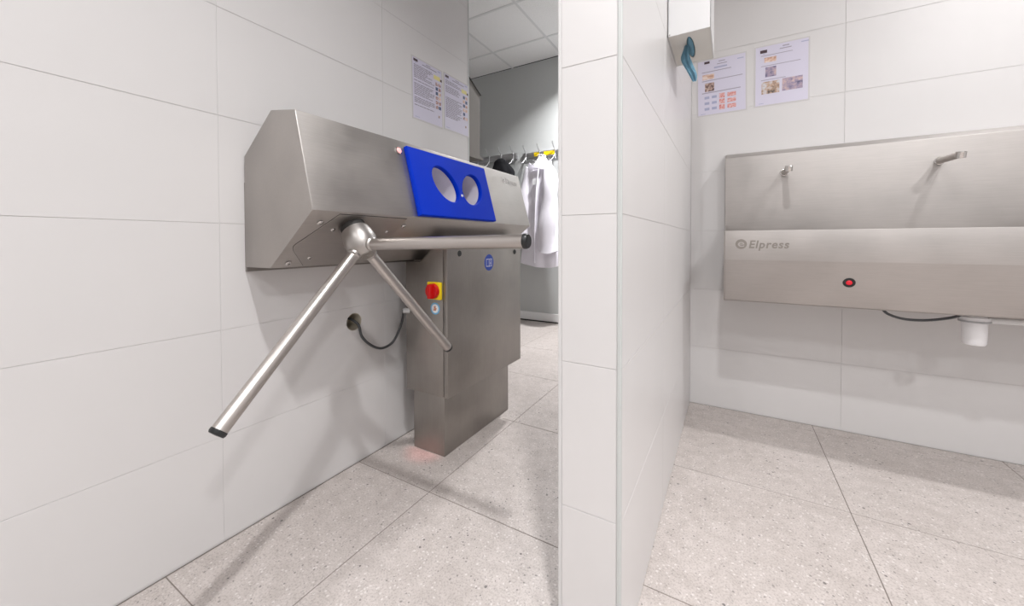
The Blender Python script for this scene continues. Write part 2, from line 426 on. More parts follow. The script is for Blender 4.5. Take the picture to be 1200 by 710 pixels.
# ------------------------------------------------------------------ turnstile
TS = thing('hygiene_turnstile', (-1.09, 1.48, 0), 'stainless steel hygiene turnstile with blue two-hole hand panel and three tubular arms', 'turnstile')
Y0, Y1 = 0.590, 1.8157
tb, tf, bf, bk, lb, ub = [V((x, 0, z)) for x, z in ((-1.1225, 1.2517), (-1.006, 1.2334), (-0.933, 0.963), (-1.136, 0.8045), (-1.272, 0.8037), (-1.272, 1.1385))]
FX = frame((0, 0, 0), (-1, 0, 0), (0, 0, 1))        # plane facing +y: local x = -world x
prof = [(-p.x, p.z) for p in (tb, tf, bf, bk, lb, ub)]
bm = slab(prof, FX, Y0, Y1, 0.003, 2)
body = mk('housing', bm, M['steel_y'], TS, 30)
mk('mounting_plate', box(XL, XL + 0.0105, Y0 + 0.004, Y1 - 0.03, 0.79, 1.06), M['steel_z'], TS)
FU = (tf - bf).normalized(); FL = (tf - bf).length
FF = frame(bf, (0, 1, 0), FU)                        # front face: local (y, s)
SU = (bf - bk).normalized(); SL = (bf - bk).length
FS = frame(bf, (0, 1, 0), SU)                        # sloped underside: local (y, -s)
def Fp(y, s, off=0): return FF @ V((y, s, off))
def Sp(y, s, off=0): return FS @ V((y, -s, off))
NF = (FF.to_3x3() @ V((0, 0, 1))); NS = (FS.to_3x3() @ V((0, 0, 1)))
HC = [(1.143, 0.1375, math.radians(137)), (1.313, 0.1365, math.radians(42))]      # tilted oval openings
def oval(y, s, t, g=0.0, n=64):
    return [(y + (0.0795 + g) * math.cos(a) * math.cos(t) - (0.0585 + g) * math.sin(a) * math.sin(t), s + (0.0795 + g) * math.cos(a) * math.sin(t) + (0.0585 + g) * math.sin(a) * math.cos(t)) for a in [2 * math.pi * k / n for k in range(n)]]
cut(body, [slab(oval(*h, 0.003), FF, -0.13, 0.05) for h in HC])
# blue panel with two round openings
cu = bpy.data.curves.new('panel', 'CURVE'); cu.dimensions = '2D'; cu.fill_mode = 'BOTH'; cu.extrude = 0.006; cu.bevel_depth = 0.004; cu.bevel_resolution = 2; cu.offset = -0.004
def poly(pts):
    sp = cu.splines.new('POLY'); sp.points.add(len(pts) - 1); sp.use_cyclic_u = True
    for q, p in zip(sp.points, pts): q.co = (p[0], p[1], 0, 1)
poly([(0.969, 0.004), (1.449, 0.004), (1.449, 0.257), (0.969, 0.257)])
for h in HC: poly(oval(*h))
co = bpy.data.objects.new('panel', cu); COL.objects.link(co); bpy.context.view_layer.update()
me = evaluated(co); bpy.data.objects.remove(co, do_unlink=True)
me.transform(FF @ Matrix.Translation((0, 0, 0.010)))
pn = mo('hand_panel', me, M['blue'], TS, 30); pn['label'] = 'bright blue plastic panel with two round hand openings'
for h in HC:
    b = bmesh.new(); rings = []
    for g, z in ((0.0029, 0.0), (-0.008, -0.115), (-0.006, -0.118), (0.0025, -0.001)): rings.append([b.verts.new(FF @ V((p[0], p[1], z))) for p in oval(*h, g)])
    for A_, B_ in zip(rings[:2] + rings[2:3], rings[1:3] + rings[3:]):
        for k in range(64): b.faces.new((A_[k], A_[(k + 1) % 64], B_[(k + 1) % 64], B_[k]))
    b.faces.new(rings[1])
    mk('opening_liner', b, M['hole_lining'], pn, 40)
mk('panel_led', lathe([(0, 0.006), (0.003, 0.005), (0.004, 0)], Fp(1.228, 0.100, 0.0195), NF, 16), M['sticker_white'], pn, 60)
# indicator lamp
il = mk('indicator_lamp', lathe([(0, 0.014), (0.004, 0.0135), (0.005, 0.011)], Fp(0.9426, 0.239), NF, 28), M['chrome'], TS, 40)
mk('lens', lathe([(0.003, 0.0108), (0.007, 0.008), (0.0085, 0.0)], Fp(0.9426, 0.239), NF, 24), M['pink_led'], il, 60)
# lettering on the housing
lw = 0.158
ring = mk('logo_disc', cyl(Fp(1.642, 0.234, 0), Fp(1.642, 0.234, 0.0006), 0.016, 28), M['etched_pale'], TS)
text('logo_letter', 'e', 0.034, FF @ Matrix.Translation((1.6325, 0.2265, 0.0008)), M['steel_y'], ring, bold=0.001)
text('lettering', 'Elpress', 0.036, FF @ Matrix.Translation((1.664, 0.222, 0.0004)), M['etched_pale'], TS, 0.115, bold=0.0008, shear=0.15)
# inset plate on the underside
outl = [(0.925, 0.010), (0.675, 0.010), (0.622, 0.124), (0.613, 0.142), (0.610, 0.153), (0.613, 0.163), (0.622, 0.178), (0.684, 0.252), (0.86, 0.252), (0.917, 0.175), (0.925, 0.150)]
cyy = sum(p[0] for p in outl) / len(outl); cs = sum(p[1] for p in outl) / len(outl)
mk('plate_seam', slab([(cyy + (y - cyy) * 1.008, -(cs + (s - cs) * 1.012)) for y, s in outl], FS, 0, 0.0006), M['seam'], TS)
ip = mk('arm_plate', slab([(y, -s) for y, s in outl], FS, 0, 0.0022, 0.0006), M['steel_y'], TS)
for (y, s), r in (((0.635, 0.048), .009), ((0.630, 0.233), .009), ((0.938, 0.046), .009), ((0.687, 0.075), .0065), ((0.682, 0.209), .0065), ((0.886, 0.078), .0065), ((0.886, 0.205), .0065)):
    sc_ = mk('screw', lathe([(0, r), (0.002, r), (0.0045, r * 0.7), (0.0048, r * 0.45), (0.002, r * 0.4), (0.002, 0)], Sp(y, s, 0.0015), NS, 20), M['chrome'], TS, 30)
# hub and arms
HUB = V((-0.936, 0.743, 0.8723)); ARM = 0.535; th, al, spn = 0.9151, 0.9302, 0.027
AN = V((math.cos(th), 0, -math.sin(th))); AU = V((math.sin(th), 0, math.cos(th))); AW = V((0, 1, 0))
off = NS.dot(HUB - bf)
mk('hub_collar', cyl(HUB - AN * (off + 0.01), HUB - AN * 0.03, 0.036, 36), M['seam'], TS, 40)
hub = mk('hub', lathe([(-0.052, 0), (-0.052, 0.036), (-0.050, 0.040), (-0.030, 0.0445), (-0.012, 0.0465), (0.008, 0.044), (0.024, 0.036), (0.036, 0.026), (0.040, 0.022), (0.040, 0)], HUB, AN, 40), M['steel_hub'], TS, 35)
mk('hub_cap', lathe([(0.0395, 0.0195), (0.0415, 0.0185), (0.0415, 0.006), (0.036, 0.005), (0.036, 0)], HUB, AN, 28), M['steel_z'], hub, 40)
for k in range(3):
    a = spn + k * 2 * math.pi / 3
    d = (AN * math.cos(al) + (AU * math.cos(a) + AW * math.sin(a)) * math.sin(al)).normalized()
    arm = mk('arm', cyl(HUB + d * 0.015, HUB + d * ARM, 0.0166, 32), M['steel_arm'], TS, 40)
    mk('socket', lathe([(0.034, 0.0166), (0.034, 0.0205), (0.045, 0.0205), (0.049, 0.0166)], HUB, d, 32), M['steel_hub'], hub, 30)
    cap = mk('end_cap', lathe([(-0.001, 0.0166), (-0.001, 0.0176), (0.005, 0.0176), (0.009, 0.0155), (0.010, 0.0)], HUB + d * ARM, d, 32), M['black'], arm, 35)
# cabinet and column under the housing
XC0, XC1, YC0, YC1, ZB = -1.173, -0.951, 1.147, 1.738, 0.264
def zs(x): return bf.z + (x - bf.x) * (bf.z - bk.z) / (bf.x - bk.x)
door_t = 0.02
xa, xb = XC0, XC1 - door_t - 0.002
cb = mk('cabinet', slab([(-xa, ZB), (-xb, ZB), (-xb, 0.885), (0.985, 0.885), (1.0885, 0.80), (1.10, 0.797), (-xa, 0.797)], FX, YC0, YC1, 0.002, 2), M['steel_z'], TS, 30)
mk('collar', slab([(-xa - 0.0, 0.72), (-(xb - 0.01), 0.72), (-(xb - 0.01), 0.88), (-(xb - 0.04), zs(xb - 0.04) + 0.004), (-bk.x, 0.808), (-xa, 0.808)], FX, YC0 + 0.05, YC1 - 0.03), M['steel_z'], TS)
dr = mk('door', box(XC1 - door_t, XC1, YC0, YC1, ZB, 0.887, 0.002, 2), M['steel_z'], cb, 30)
mk('door_seam', box(XC1 - door_t - 0.0025, XC1 - door_t + 0.0005, YC0 + 0.003, YC1 - 0.003, ZB + 0.003, 0.88), M['seam'], cb)
for u, v in ((538.5, 297), (603, 295)):
    p = px(u, v, 0, XC1); mk('lock_plug', lathe([(0, 0.0125), (0.002, 0.0115), (0.002, 0.007), (0.0005, 0.006), (0.0005, 0)], p, (1, 0, 0), 24), M['black'], cb, 30)
mk('column', box(-1.172, -1.003, 1.187, 1.698, 0, ZB + 0.01, 0.002, 2), M['steel_z'], TS, 30)
# main switch
c = px(510.5, 340.5, 1, YC0)
sw = mk('main_switch', box(c.x - 0.0345, c.x + 0.0345, YC0 - 0.012, YC0, c.z - 0.0345, c.z + 0.0345, 0.003, 2), M['yellow'], TS, 30)
kb = lathe([(0, 0.030), (0.014, 0.030), (0.016, 0.029), (0.016, 0)], (c.x, YC0 - 0.012, c.z), (0, -1, 0), 32)
kb = box(c.x - 0.009, c.x + 0.009, YC0 - 0.042, YC0 - 0.012, c.z - 0.028, c.z + 0.028, 0.003, 2, bm=kb)
mk('knob', kb, M['red'], sw, 30)
# stickers
c = px(510, 361.5, 1, YC0)
st = mk('round_sticker', cyl((c.x, YC0, c.z), (c.x, YC0 - 0.0006, c.z), 0.0235, 32), M['sticker_sky'], cb)
sf = mk('sticker_face', cyl((c.x, YC0, c.z), (c.x, YC0 - 0.0010, c.z), 0.0175, 32), M['sticker_white'], st)
mk('sticker_mark', slab([(-0.009, -0.008), (0.004, -0.009), (0.009, 0.001), (0.002, 0.004), (0.005, 0.010), (-0.006, 0.009), (-0.004, 0.001)], frame((c.x, YC0 - 0.0009, c.z), (1, 0, 0), (0, 0, 1)), 0, 0.0004), mat('sticker_tan', lin((190, 130, 100)), 0.5), st)
c = px(573, 307.5, 0, XC1)
s2 = mk('manual_sticker', cyl((XC1, c.y, c.z), (XC1 + 0.0006, c.y, c.z), 0.037, 40), M['sticker_blue'], cb)
FB = frame((XC1 + 0.0005, c.y, c.z), (0, 1, 0), (0, 0, 1))
ic = None
for a, b, c0, d0 in ((-.023, -.021, -.018, .016), (-.023, -.002, .014, .0165), (-.023, -.002, -.018, -.0155), (-.001, .001, -.021, .016), (.002, .023, .014, .0165), (.002, .023, -.018, -.0155), (.021, .023, -.018, .016), (.0095, .0135, -.011, .003), (.0095, .0135, .006, .010)):
    ic = slab([(a, c0), (b, c0), (b, d0), (a, d0)], FB, 0, 0.0006, bm=ic)
mk('book_icon', ic, M['sticker_white'], s2)
# red sensor under the housing shining on the floor by the column
sp_ = Sp(1.063, 0.1346, 0.0)
sn = mk('sensor_lens', lathe([(0, 0.012), (0.004, 0.011), (0.006, 0)], sp_, NS, 20), M['red_led'], TS, 50)
L = bpy.data.lights.new('sensor_light', 'SPOT'); L.energy = 9; L.color = (1, 0.08, 0.05); L.spot_size = math.radians(15); L.spot_blend = 1.0; L.shadow_soft_size = 0.008
lo = bpy.data.objects.new('sensor_light', L); COL.objects.link(lo); lo.location = sp_ + NS * 0.02
lo.rotation_euler = (V((-1.10, 1.185, 0.03)) - lo.location).to_track_quat('-Z', 'Y').to_euler(); lo.parent = sn

# cable from the wall hole to the cabinet
g0 = px(479.5, 364, 1, YC0); gd = V((-0.75, -0.55, 0.02)).normalized()
gl = mk('cable_gland', cyl(g0 - gd * 0.004, g0 + gd * 0.024, 0.0105, 16, 0.002), mat('grey_gland', (0.55, 0.55, 0.55), 0.4), TS, 30)
pts = [(XL - 0.062, HOLE.y + 0.002, HOLE.z + 0.012), (XL - 0.02, HOLE.y + 0.006, HOLE.z + 0.005), (XL + 0.006, HOLE.y + 0.016, HOLE.z - 0.016)]
for u, v, x in ((424, 394, -1.268), (434, 404, -1.26), (447, 408, -1.25), (460, 401, -1.24), (468, 386, -1.222), (472, 372, -1.205)): pts.append(px(u, v, 0, x))
pts.append(g0 + gd * 0.025)
tag(mk('power_cable', tube(smooth_path(pts, 8), 0.0052, 10), M['cable'], None, 60), 'grey power cable sagging between the round wall hole and the steel turnstile cabinet', 'cable')

# ------------------------------------------------------------------ wash trough
X0, X1 = -0.023, 1.54
YS, YT = 2.205, 1.845
WT = thing('wash_trough', (0.75, YW, 0.61), 'long wall-mounted stainless steel wash trough with taps and red sensor', 'wash trough')
FYZ = frame((0, 0, 0), (0, 1, 0), (0, 0, 1))         # local (y, z), normal +x
mk('splashback', slab([(YS, 0.598), (YW - 0.0005, 0.598), (YW - 0.0005, 1.325), (YS + 0.004, 1.2985), (YS, 1.296)], FYZ, X0, X1, 0.0015, 2), M['steel_x'], WT, 25)
basin = mk('basin', slab([(YT - 0.008, 0.922), (YT, 0.80), (YT + 0.05, 0.625), (YT + 0.058, 0.620), (YS - 0.001, 0.598), (YS - 0.001, 0.74), (2.05, 0.70), (YT + 0.085, 0.72), (YT + 0.008, 0.922)], FYZ, X0 + 0.004, X1 - 0.004, 0.0012, 2), M['steel_x'], WT, 25)
for x in (X0, X1 - 0.0038):
    mk('end_panel', slab([(YT - 0.008, 0.922), (YT, 0.80), (YT + 0.05, 0.625), (YT + 0.058, 0.620), (YS - 0.001, 0.598), (YS - 0.001, 0.96), (YS - 0.05, 0.922)], FYZ, x, x + 0.0038, 0.001), M['steel_x'], WT, 25)
for x in (px(919, 204, 1, YS).x, px(1101, 188, 1, YS).x, px(1101, 188, 1, YS).x + 0.515):
    z = 1.203; b0 = V((x, YS, z)); tip = V((x, YS - 0.165, z - 0.006))
    tp = mk('tap', tube([b0 + V((0, 0.003, 0)), b0.lerp(tip, 0.3), b0.lerp(tip, 0.6), tip - V((0, -0.012, 0)), tip], lambda t: 0.0125 if t < 0.9 else 0.0115, 20), M['steel_arm'], WT, 40)
    mk('base_ring', lathe([(0, 0.0165), (0.003, 0.016), (0.004, 0.0126)], b0, (0, -1, 0), 24), M['chrome'], tp, 40)
    mk('aerator', lathe([(0.012, 0), (0.012, 0.0125), (0.010, 0.0145), (-0.012, 0.0145), (-0.013, 0.011), (-0.010, 0.0105), (-0.010, 0)], tip + V((0, 0, 0.0)), (0, -0.35, 1), 24), M['chrome'], tp, 40)
# front faces: upper band and lower band
A, B, C_ = V((0, YT - 0.008, 0.922)), V((0, YT, 0.80)), V((0, YT + 0.05, 0.625))
FUp = frame(B, (1, 0, 0), A - B)
q0 = px(868.5, 286, 1, YT - 0.005); h = (q0 - B).dot((A - B).normalized())
ld = mk('logo_disc', cyl(FUp @ V((q0.x, h, 0)), FUp @ V((q0.x, h, 0.0006)), 0.0205, 36), M['etched'], WT)
text('logo_letter', 'e', 0.042, FUp @ Matrix.Translation((q0.x - 0.0115, h - 0.0105, 0.0008)), M['steel_x'], ld, 0.023, bold=0.0)
q1 = px(877.5, 290.5, 1, YT - 0.004); q2 = px(925, 290.5, 1, YT - 0.004)
text('lettering', 'Elpress', 0.044, FUp @ Matrix.Translation((q1.x, (q1 - B).dot((A - B).normalized()) , 0.0005)), M['etched'], WT, q2.x - q1.x, bold=0.0011, shear=0.18, space=1.12)
FLo = frame(B, (1, 0, 0), B - C_)
q = px(996, 332.5, 1, YT + 0.012); h = -((q - B).dot((C_ - B).normalized()))
nlo = FLo.to_3x3() @ V((0, 0, 1)); so = FLo @ V((q.x, h, 0))
se = mk('sensor_ring', lathe([(0, 0.019), (0.002, 0.018), (0.002, 0.0105), (0.0005, 0.010), (0.0005, 0)], so, nlo, 28), M['black'], WT, 30)
mk('sensor_eye', lathe([(0.0005, 0.0095), (0.003, 0.007), (0.004, 0)], so, nlo, 24), M['red_led'], se, 50)
# siphon cup, waste pipe and loop of cable below
t0 = px(1142, 371, 1, 2.0); zt = 0.618
tr = mk('siphon_trap', lathe([(0.03, 0.0), (0.03, 0.03), (-0.012, 0.03), (-0.012, 0.0375), (-0.026, 0.0375), (-0.028, 0.032), (-0.105, 0.030), (-0.112, 0.026), (-0.112, 0)], (t0.x, 2.0, zt), (0, 0, 1), 32), M['trap'], WT, 35)
mk('trap_rim', lathe([(-0.024, 0.0376), (-0.024, 0.0395), (-0.030, 0.0395), (-0.030, 0.032)], (t0.x, 2.0, zt), (0, 0, 1), 32), mat('grey_seal', (0.4, 0.4, 0.41), 0.4), tr, 35)
mk('waste_pipe', tube([(t0.x + 0.02, 2.0, zt - 0.022), (t0.x + 0.2, 2.0, zt - 0.02), (t0.x + 0.5, 2.0, zt - 0.016), (t0.x + 0.52, 2.05, zt - 0.016), (t0.x + 0.52, YW - 0.001, zt - 0.016)], 0.011, 16), M['white_plastic'], WT, 40)
lp = [px(1033, 360, 1, 1.93), px(1040, 367.5, 1, 1.94), px(1058, 373.5, 1, 1.95), px(1080, 375.3, 1, 1.96), px(1102, 374, 1, 1.97), px(1122, 370.5, 1, 1.98), px(1132, 364, 1, 1.985)]
mk('sensor_cable', tube(smooth_path(lp, 6), 0.0048, 8), M['cable'], WT, 60)

# ------------------------------------------------------------------ towel dispenser with a towel
DP = thing('towel_dispenser', (XP1, 1.49, 1.558), 'white wall-mounted dispenser with grey-beige underside on the tiled partition', 'dispenser')
dx0, dx1, dy0, dy1, dz = XP1 + 0.0005, -0.057, 1.368, 1.612, 1.56
sh = bmesh.new()
for q in ((dx0, dx1, dy0, dy0 + 0.003), (dx0, dx1, dy1 - 0.003, dy1), (dx1 - 0.003, dx1, dy0, dy1), (dx0, dx0 + 0.003, dy0, dy1)): sh = box(*q, dz, 1.93, 0.0008, bm=sh)
sh = box(dx0, dx1, dy0, dy1, 1.93, 1.934, 0.001, bm=sh)
mk('casing', sh, M['white_plastic'], DP, 30)
und = mk('underside', box(dx0 + 0.003, dx1 - 0.003, dy0 + 0.003, dy1 - 0.003, dz + 0.002, dz + 0.005), M['dispenser_base'], DP)
SX = -0.124
cut(und, [slab([(SX + 0.012 * math.cos(a), 1.485 + 0.084 * math.sin(a)) for a in [2 * math.pi * k / 32 for k in range(32)]], Matrix.Identity(4), dz - 0.02, dz + 0.03)])
mk('rivet', lathe([(0, 0.0025), (0.0012, 0.002), (0.0015, 0)], (dx0 + 0.006, dy0, dz + 0.006), (0, -1, 0), 10), M['steel_z'], DP)

def sheet(rows, thick, name, m, parent=None, sub=2):
    b = bmesh.new(); g = [[b.verts.new(p) for p in r] for r in rows]
    for A_, B_ in zip(g, g[1:]):
        for k in range(len(A_) - 1): b.faces.new((A_[k], A_[k + 1], B_[k + 1], B_[k]))
    bmesh.ops.solidify(b, geom=list(b.faces), thickness=thick)
    o = mk(name, b, m, parent)
    if sub:
        md = o.modifiers.new('s', 'SUBSURF'); md.levels = sub; bpy.context.view_layer.update(); me = evaluated(o); o.modifiers.clear(); o.data = me
    me = o.data; me.polygons.foreach_set('use_smooth', [True] * len(me.polygons)); me.materials.clear(); me.materials.append(m)
    return o
PT = thing('paper_towel', (SX, 1.47, 1.44), 'crumpled blue paper towel hanging out of the white dispenser', 'paper towel')
rows = []
for k in range(7):                                        # fold that bulges out of the slot
    f = math.pi * k / 6
    rows.append([V((SX + 0.0105 * math.cos(f) * math.sqrt(max(0.05, 1 - q * q)), 1.485 + q * 0.081, 1.566 - (0.016 + 0.006 * math.sin(q * 7)) * math.sin(f) * math.sqrt(max(0, 1 - q * q)) + 0.003 * math.sin(k * 2.1 + q * 5))) for q in [i2 / 8 * 2 - 1 for i2 in range(9)]])
sheet(rows, 0.0012, 'towel_fold', M['towel'], PT)
rows = []
for (ul, ur, v, y) in ((804, 808, 44, 1.452), (801.5, 806.5, 58, 1.448), (796.5, 808.5, 68, 1.442), (799.5, 811.5, 75, 1.44), (804, 814.5, 82, 1.442), (808, 817.5, 89, 1.446), (811.5, 816.5, 95.5, 1.45)):
    rows.append([px(ul + (ur - ul) * q, v + dv, 1, y + dy) for q, dv, dy in ((0, 0, 0.016), (0.25, 1.2, 0.002), (0.5, -0.8, 0.012), (0.75, 0.8, -0.006), (1, -1.5, 0.012))])
sheet(rows, 0.0012, 'towel_tail', M['towel'], PT)

# ------------------------------------------------------------------ laminated notices
def notice(fr, wd, ht, label, prints, border=0.006):
    """fr: frame at the lower left corner on the wall"""
    o = fr.translation
    t = thing('laminated_notice', o, label, 'notice')
    mk('laminate', slab([(0, 0), (wd, 0), (wd, ht), (0, ht)], fr, 0.0002, 0.0008), M['laminate'], t)
    mk('paper', slab([(border, border), (wd - border, border), (wd - border, ht - border), (border, ht - border)], fr, 0.0004, 0.0011), M['paper'], t)
    txt = {}; n_txt = len(prints)
    for (a, b, c, d, kind, m) in prints:                 # 0..1, origin at the upper left
        q = [(a * wd, (1 - d) * ht), (b * wd, (1 - d) * ht), (b * wd, (1 - c) * ht), (a * wd, (1 - c) * ht)]
        if kind == 'text' and n_txt > 40 and m == 'ink': txt[m] = slab(q, fr, 0.0010, 0.0013, bm=txt.get(m))
        else: mk('printed_line' if kind == 'text' else kind, slab(q, fr, 0.0010, 0.0014), M[m], t)
    for m, b in txt.items():
        o = mk('printed_text', b, M[m], t)
        o['kind'] = 'stuff'
    return t

def text_lines(u0, u1, v0, v1, n, m='ink', fill=0.5, rnd=random):
    out = []; dv = (v1 - v0) / n
    for i in range(n):
        if rnd.random() < 0.14: continue
        u = u0; end = u1 - (u1 - u0) * (rnd.random() ** 2) * 0.45
        while u < end - 0.01:
            l = rnd.uniform(0.03, 0.11); out.append((u, min(u + l, end), v0 + i * dv, v0 + i * dv + dv * fill, 'text', m)); u += l + 0.014
    return out

rl = random.Random(3)
def left_prints():
    p = [(0.06, 0.19, 0.035, 0.075, 'printed_logo', 'ink_dark'), (0.10, 0.15, 0.085, 0.098, 'text', 'ink_pale'), (0.45, 0.60, 0.04, 0.052, 'text', 'ink'), (0.33, 0.80, 0.068, 0.082, 'text', 'ink'), (0.84, 0.94, 0.04, 0.06, 'text', 'ink_pale')]
    p += text_lines(0.07, 0.72, 0.12, 0.78, 27, 'ink', 0.55, rl)
    p += [(0.70, 0.92, 0.135, 0.205, 'printed_picture', 'ink_yellow'), (0.92, 0.98, 0.165, 0.205, 'printed_picture', 'ink_dark')]
    y = 0.25
    for k in range(6):
        for j in range(2):
            if rl.random() < 0.85: p.append((0.76 + 0.10 * j, 0.84 + 0.10 * j, y, y + 0.055, 'printed_picture', rl.choice(['pic_mixed', 'ink_blue', 'pic_skin'])))
        y += 0.078
    p += [(0.84, 0.89, 0.80, 0.84, 'printed_picture', 'pic_dark'), (0.08, 0.22, 0.945, 0.953, 'text', 'ink_pale')]
    return p
a = px(482.3, 137.5, 0, XL); b = px(483, 65, 0, XL); c = px(519.5, 150.5, 0, XL)
tl = math.atan2(0.004, 0.21)
notice(frame((XL, 1.302, 1.4535), (0, 1, 0.02), (0, -0.02, 1)), 0.216, 0.292, 'laminated text notice on the left tiled wall, further from the wall end', left_prints())
notice(frame((XL, 1.527, 1.4615), (0, 1, 0.012), (0, -0.012, 1)), 0.213, 0.292, 'laminated text notice on the left tiled wall, right at the wall end', left_prints())
FWL = lambda x, z, s: frame((x, YW, z), (1, 0, s), (-s, 0, 1))
p3 = [(0.16, 0.27, 0.035, 0.075, 'printed_logo', 'ink_dark'), (0.45, 0.58, 0.06, 0.075, 'text', 'ink_soft'), (0.42, 0.62, 0.105, 0.118, 'text', 'ink_soft'), (0.36, 0.62, 0.155, 0.18, 'text', 'ink_pale'), (0.82, 0.94, 0.085, 0.10, 'text', 'ink_pale'),
      (0.11, 0.70, 0.215, 0.228, 'text', 'ink_soft'), (0.12, 0.36, 0.265, 0.355, 'printed_picture', 'pic_skin'), (0.11, 0.92, 0.372, 0.385, 'text', 'ink_soft'), (0.17, 0.36, 0.42, 0.57, 'printed_picture', 'pic_dark'), (0.11, 0.88, 0.585, 0.60, 'text', 'ink_soft')]
for r in range(3):
    for q in range(2): p3.append((0.16 + q * 0.15, 0.26 + q * 0.15, 0.655 + r * 0.10, 0.70 + r * 0.10, 'printed_picture', 'ink_pale'))
    p3 += [(0.46, 0.57, 0.635 + r * 0.10, 0.72 + r * 0.10, 'printed_picture', 'pic_red'), (0.62, 0.79, 0.645 + r * 0.10, 0.715 + r * 0.10, 'printed_picture', 'pic_red')]
p3.append((0.08, 0.18, 0.955, 0.963, 'text', 'ink_pale'))
notice(FWL(-0.158, 1.540, 0.012), 0.228, 0.296, 'laminated hand-washing notice with red hand pictures, next to the white dispenser', p3)
p4 = [(0.11, 0.24, 0.075, 0.125, 'printed_logo', 'ink_dark'), (0.16, 0.20, 0.135, 0.145, 'text', 'ink_pale'), (0.52, 0.64, 0.055, 0.072, 'text', 'ink_soft'), (0.47, 0.68, 0.095, 0.11, 'text', 'ink_soft'), (0.85, 0.98, 0.055, 0.07, 'text', 'ink_pale'),
      (0.13, 0.70, 0.165, 0.175, 'text', 'ink_soft'), (0.19, 0.41, 0.205, 0.285, 'printed_picture', 'pic_skin'), (0.13, 0.84, 0.335, 0.345, 'text', 'ink_soft'), (0.21, 0.41, 0.365, 0.525, 'printed_picture', 'pic_violet'),
      (0.13, 0.58, 0.565, 0.575, 'text', 'ink_soft'), (0.14, 0.47, 0.60, 0.80, 'printed_picture', 'pic_tan'), (0.52, 0.88, 0.59, 0.79, 'printed_picture', 'pic_violet'), (0.09, 0.18, 0.945, 0.953, 'text', 'ink_pale')]
notice(FWL(0.099, 1.546, 0.0), 0.222, 0.300, 'laminated hand-washing notice with four photographs, above the steel wash trough', p4)

# ------------------------------------------------------------------ changing room beyond the opening
SD = thing('steel_wall_box', (-1.45, YEND, 1.39), 'stainless steel box with sloping top behind the end of the left wall', 'steel box')
FYZ2 = frame((0, 0, 0), (0, 1, 0), (0, 0, 1))
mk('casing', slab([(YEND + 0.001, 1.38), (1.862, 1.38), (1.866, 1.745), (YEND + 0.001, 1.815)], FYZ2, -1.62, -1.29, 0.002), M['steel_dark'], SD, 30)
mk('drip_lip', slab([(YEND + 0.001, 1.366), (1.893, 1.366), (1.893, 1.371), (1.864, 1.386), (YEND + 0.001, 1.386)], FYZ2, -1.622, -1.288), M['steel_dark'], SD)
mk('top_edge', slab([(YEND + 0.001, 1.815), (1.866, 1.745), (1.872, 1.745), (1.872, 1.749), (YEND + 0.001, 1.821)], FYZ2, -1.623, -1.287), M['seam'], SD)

YR = YF - 0.001
def rack(x0, x1, z0, z1, hooks, label, stickers=()):
    t = thing('coat_rack', ((x0 + x1) / 2, YR, z0), label, 'coat rack', 'coat racks')
    mk('rail', box(x0, x1, YR - 0.024, YR, z0, z1, 0.003, 2), M['alu'], t, 30)
    for x in hooks:
        y = YR - 0.024
        h = mk('hook', tube(smooth_path([(x, y + 0.004, z0 + 0.01), (x, y - 0.004, z1), (x - 0.002, y - 0.035, z1 + 0.03), (x - 0.004, y - 0.062, z1 + 0.075)], 5), 0.0048, 10), M['alu'], t, 50)
        for s in (-1, 1):
            mk('prong', tube(smooth_path([(x, y + 0.003, z0 + 0.02), (x + s * 0.015, y - 0.025, z0 - 0.035), (x + s * 0.032, y - 0.055, z0 - 0.055), (x + s * 0.042, y - 0.072, z0 - 0.035)], 5), 0.0045, 8), M['alu'], h, 50)
    for x in stickers: mk('yellow_sticker', box(x - 0.03, x + 0.03, YR - 0.0265, YR - 0.0235, z0 + 0.012, z1 - 0.008), M['yellow'], t)
hx = [px(u, v, 1, YF - 0.05).x for u, v in ((559, 187), (572, 185), (586, 183), (600, 181))]
rack(-2.78, -2.075, 1.80, 1.872, hx, 'satin aluminium coat rack holding the black garment')
hx2 = [px(u, 182, 1, YF - 0.05).x for u in (615, 631, 649)]
st2 = [px(u, 180, 1, YF - 0.03).x for u in (628.5, 640, 646.5)]
rack(-2.0, -1.22, 1.79, 1.852, hx2 + [-1.33], 'satin aluminium coat rack with yellow stickers holding the white coat', st2)

def drape(cx, cy, ztop, prof, nf, amp, seed, nv=36, nu=72):
    """closed hanging cloth: prof = [(drop, half width x, half depth y, shift x)]"""
    rg = random.Random(seed); ph = [rg.uniform(0, 6.28) for _ in range(6)]
    b = bmesh.new(); rings = []
    Ld = prof[-1][0]
    for i in range(nv + 1):
        d = Ld * i / nv
        for p, q in zip(prof, prof[1:]):
            if p[0] <= d <= q[0] + 1e-9:
                t = (d - p[0]) / (q[0] - p[0]); t = t * t * (3 - 2 * t); hw, hd, sx = [p[j] + (q[j] - p[j]) * t for j in (1, 2, 3)]; break
        f = min(1, d / Ld * 1.6) * amp
        ring_ = []
        for k in range(nu):
            a_ = 2 * math.pi * k / nu
            w_ = 1 + f * (0.6 * math.sin(nf * a_ + ph[0] + 0.6 * math.sin(d * 5 + ph[1])) + 0.4 * math.sin((nf + 4) * a_ + ph[2] - d * 2)) 
            sag = 0.02 * math.sin(2 * a_ + ph[3]) * i / nv
            ring_.append(b.verts.new((cx + sx + hw * math.cos(a_) * (0.75 + 0.25 * w_), cy + hd * math.sin(a_) * w_, ztop - d + sag)))
        rings.append(ring_)
    for A_, B_ in zip(rings, rings[1:]):
        for k in range(nu): b.faces.new((A_[k], A_[(k + 1) % nu], B_[(k + 1) % nu], B_[k]))
    b.faces.new(rings[0]); 
    return b

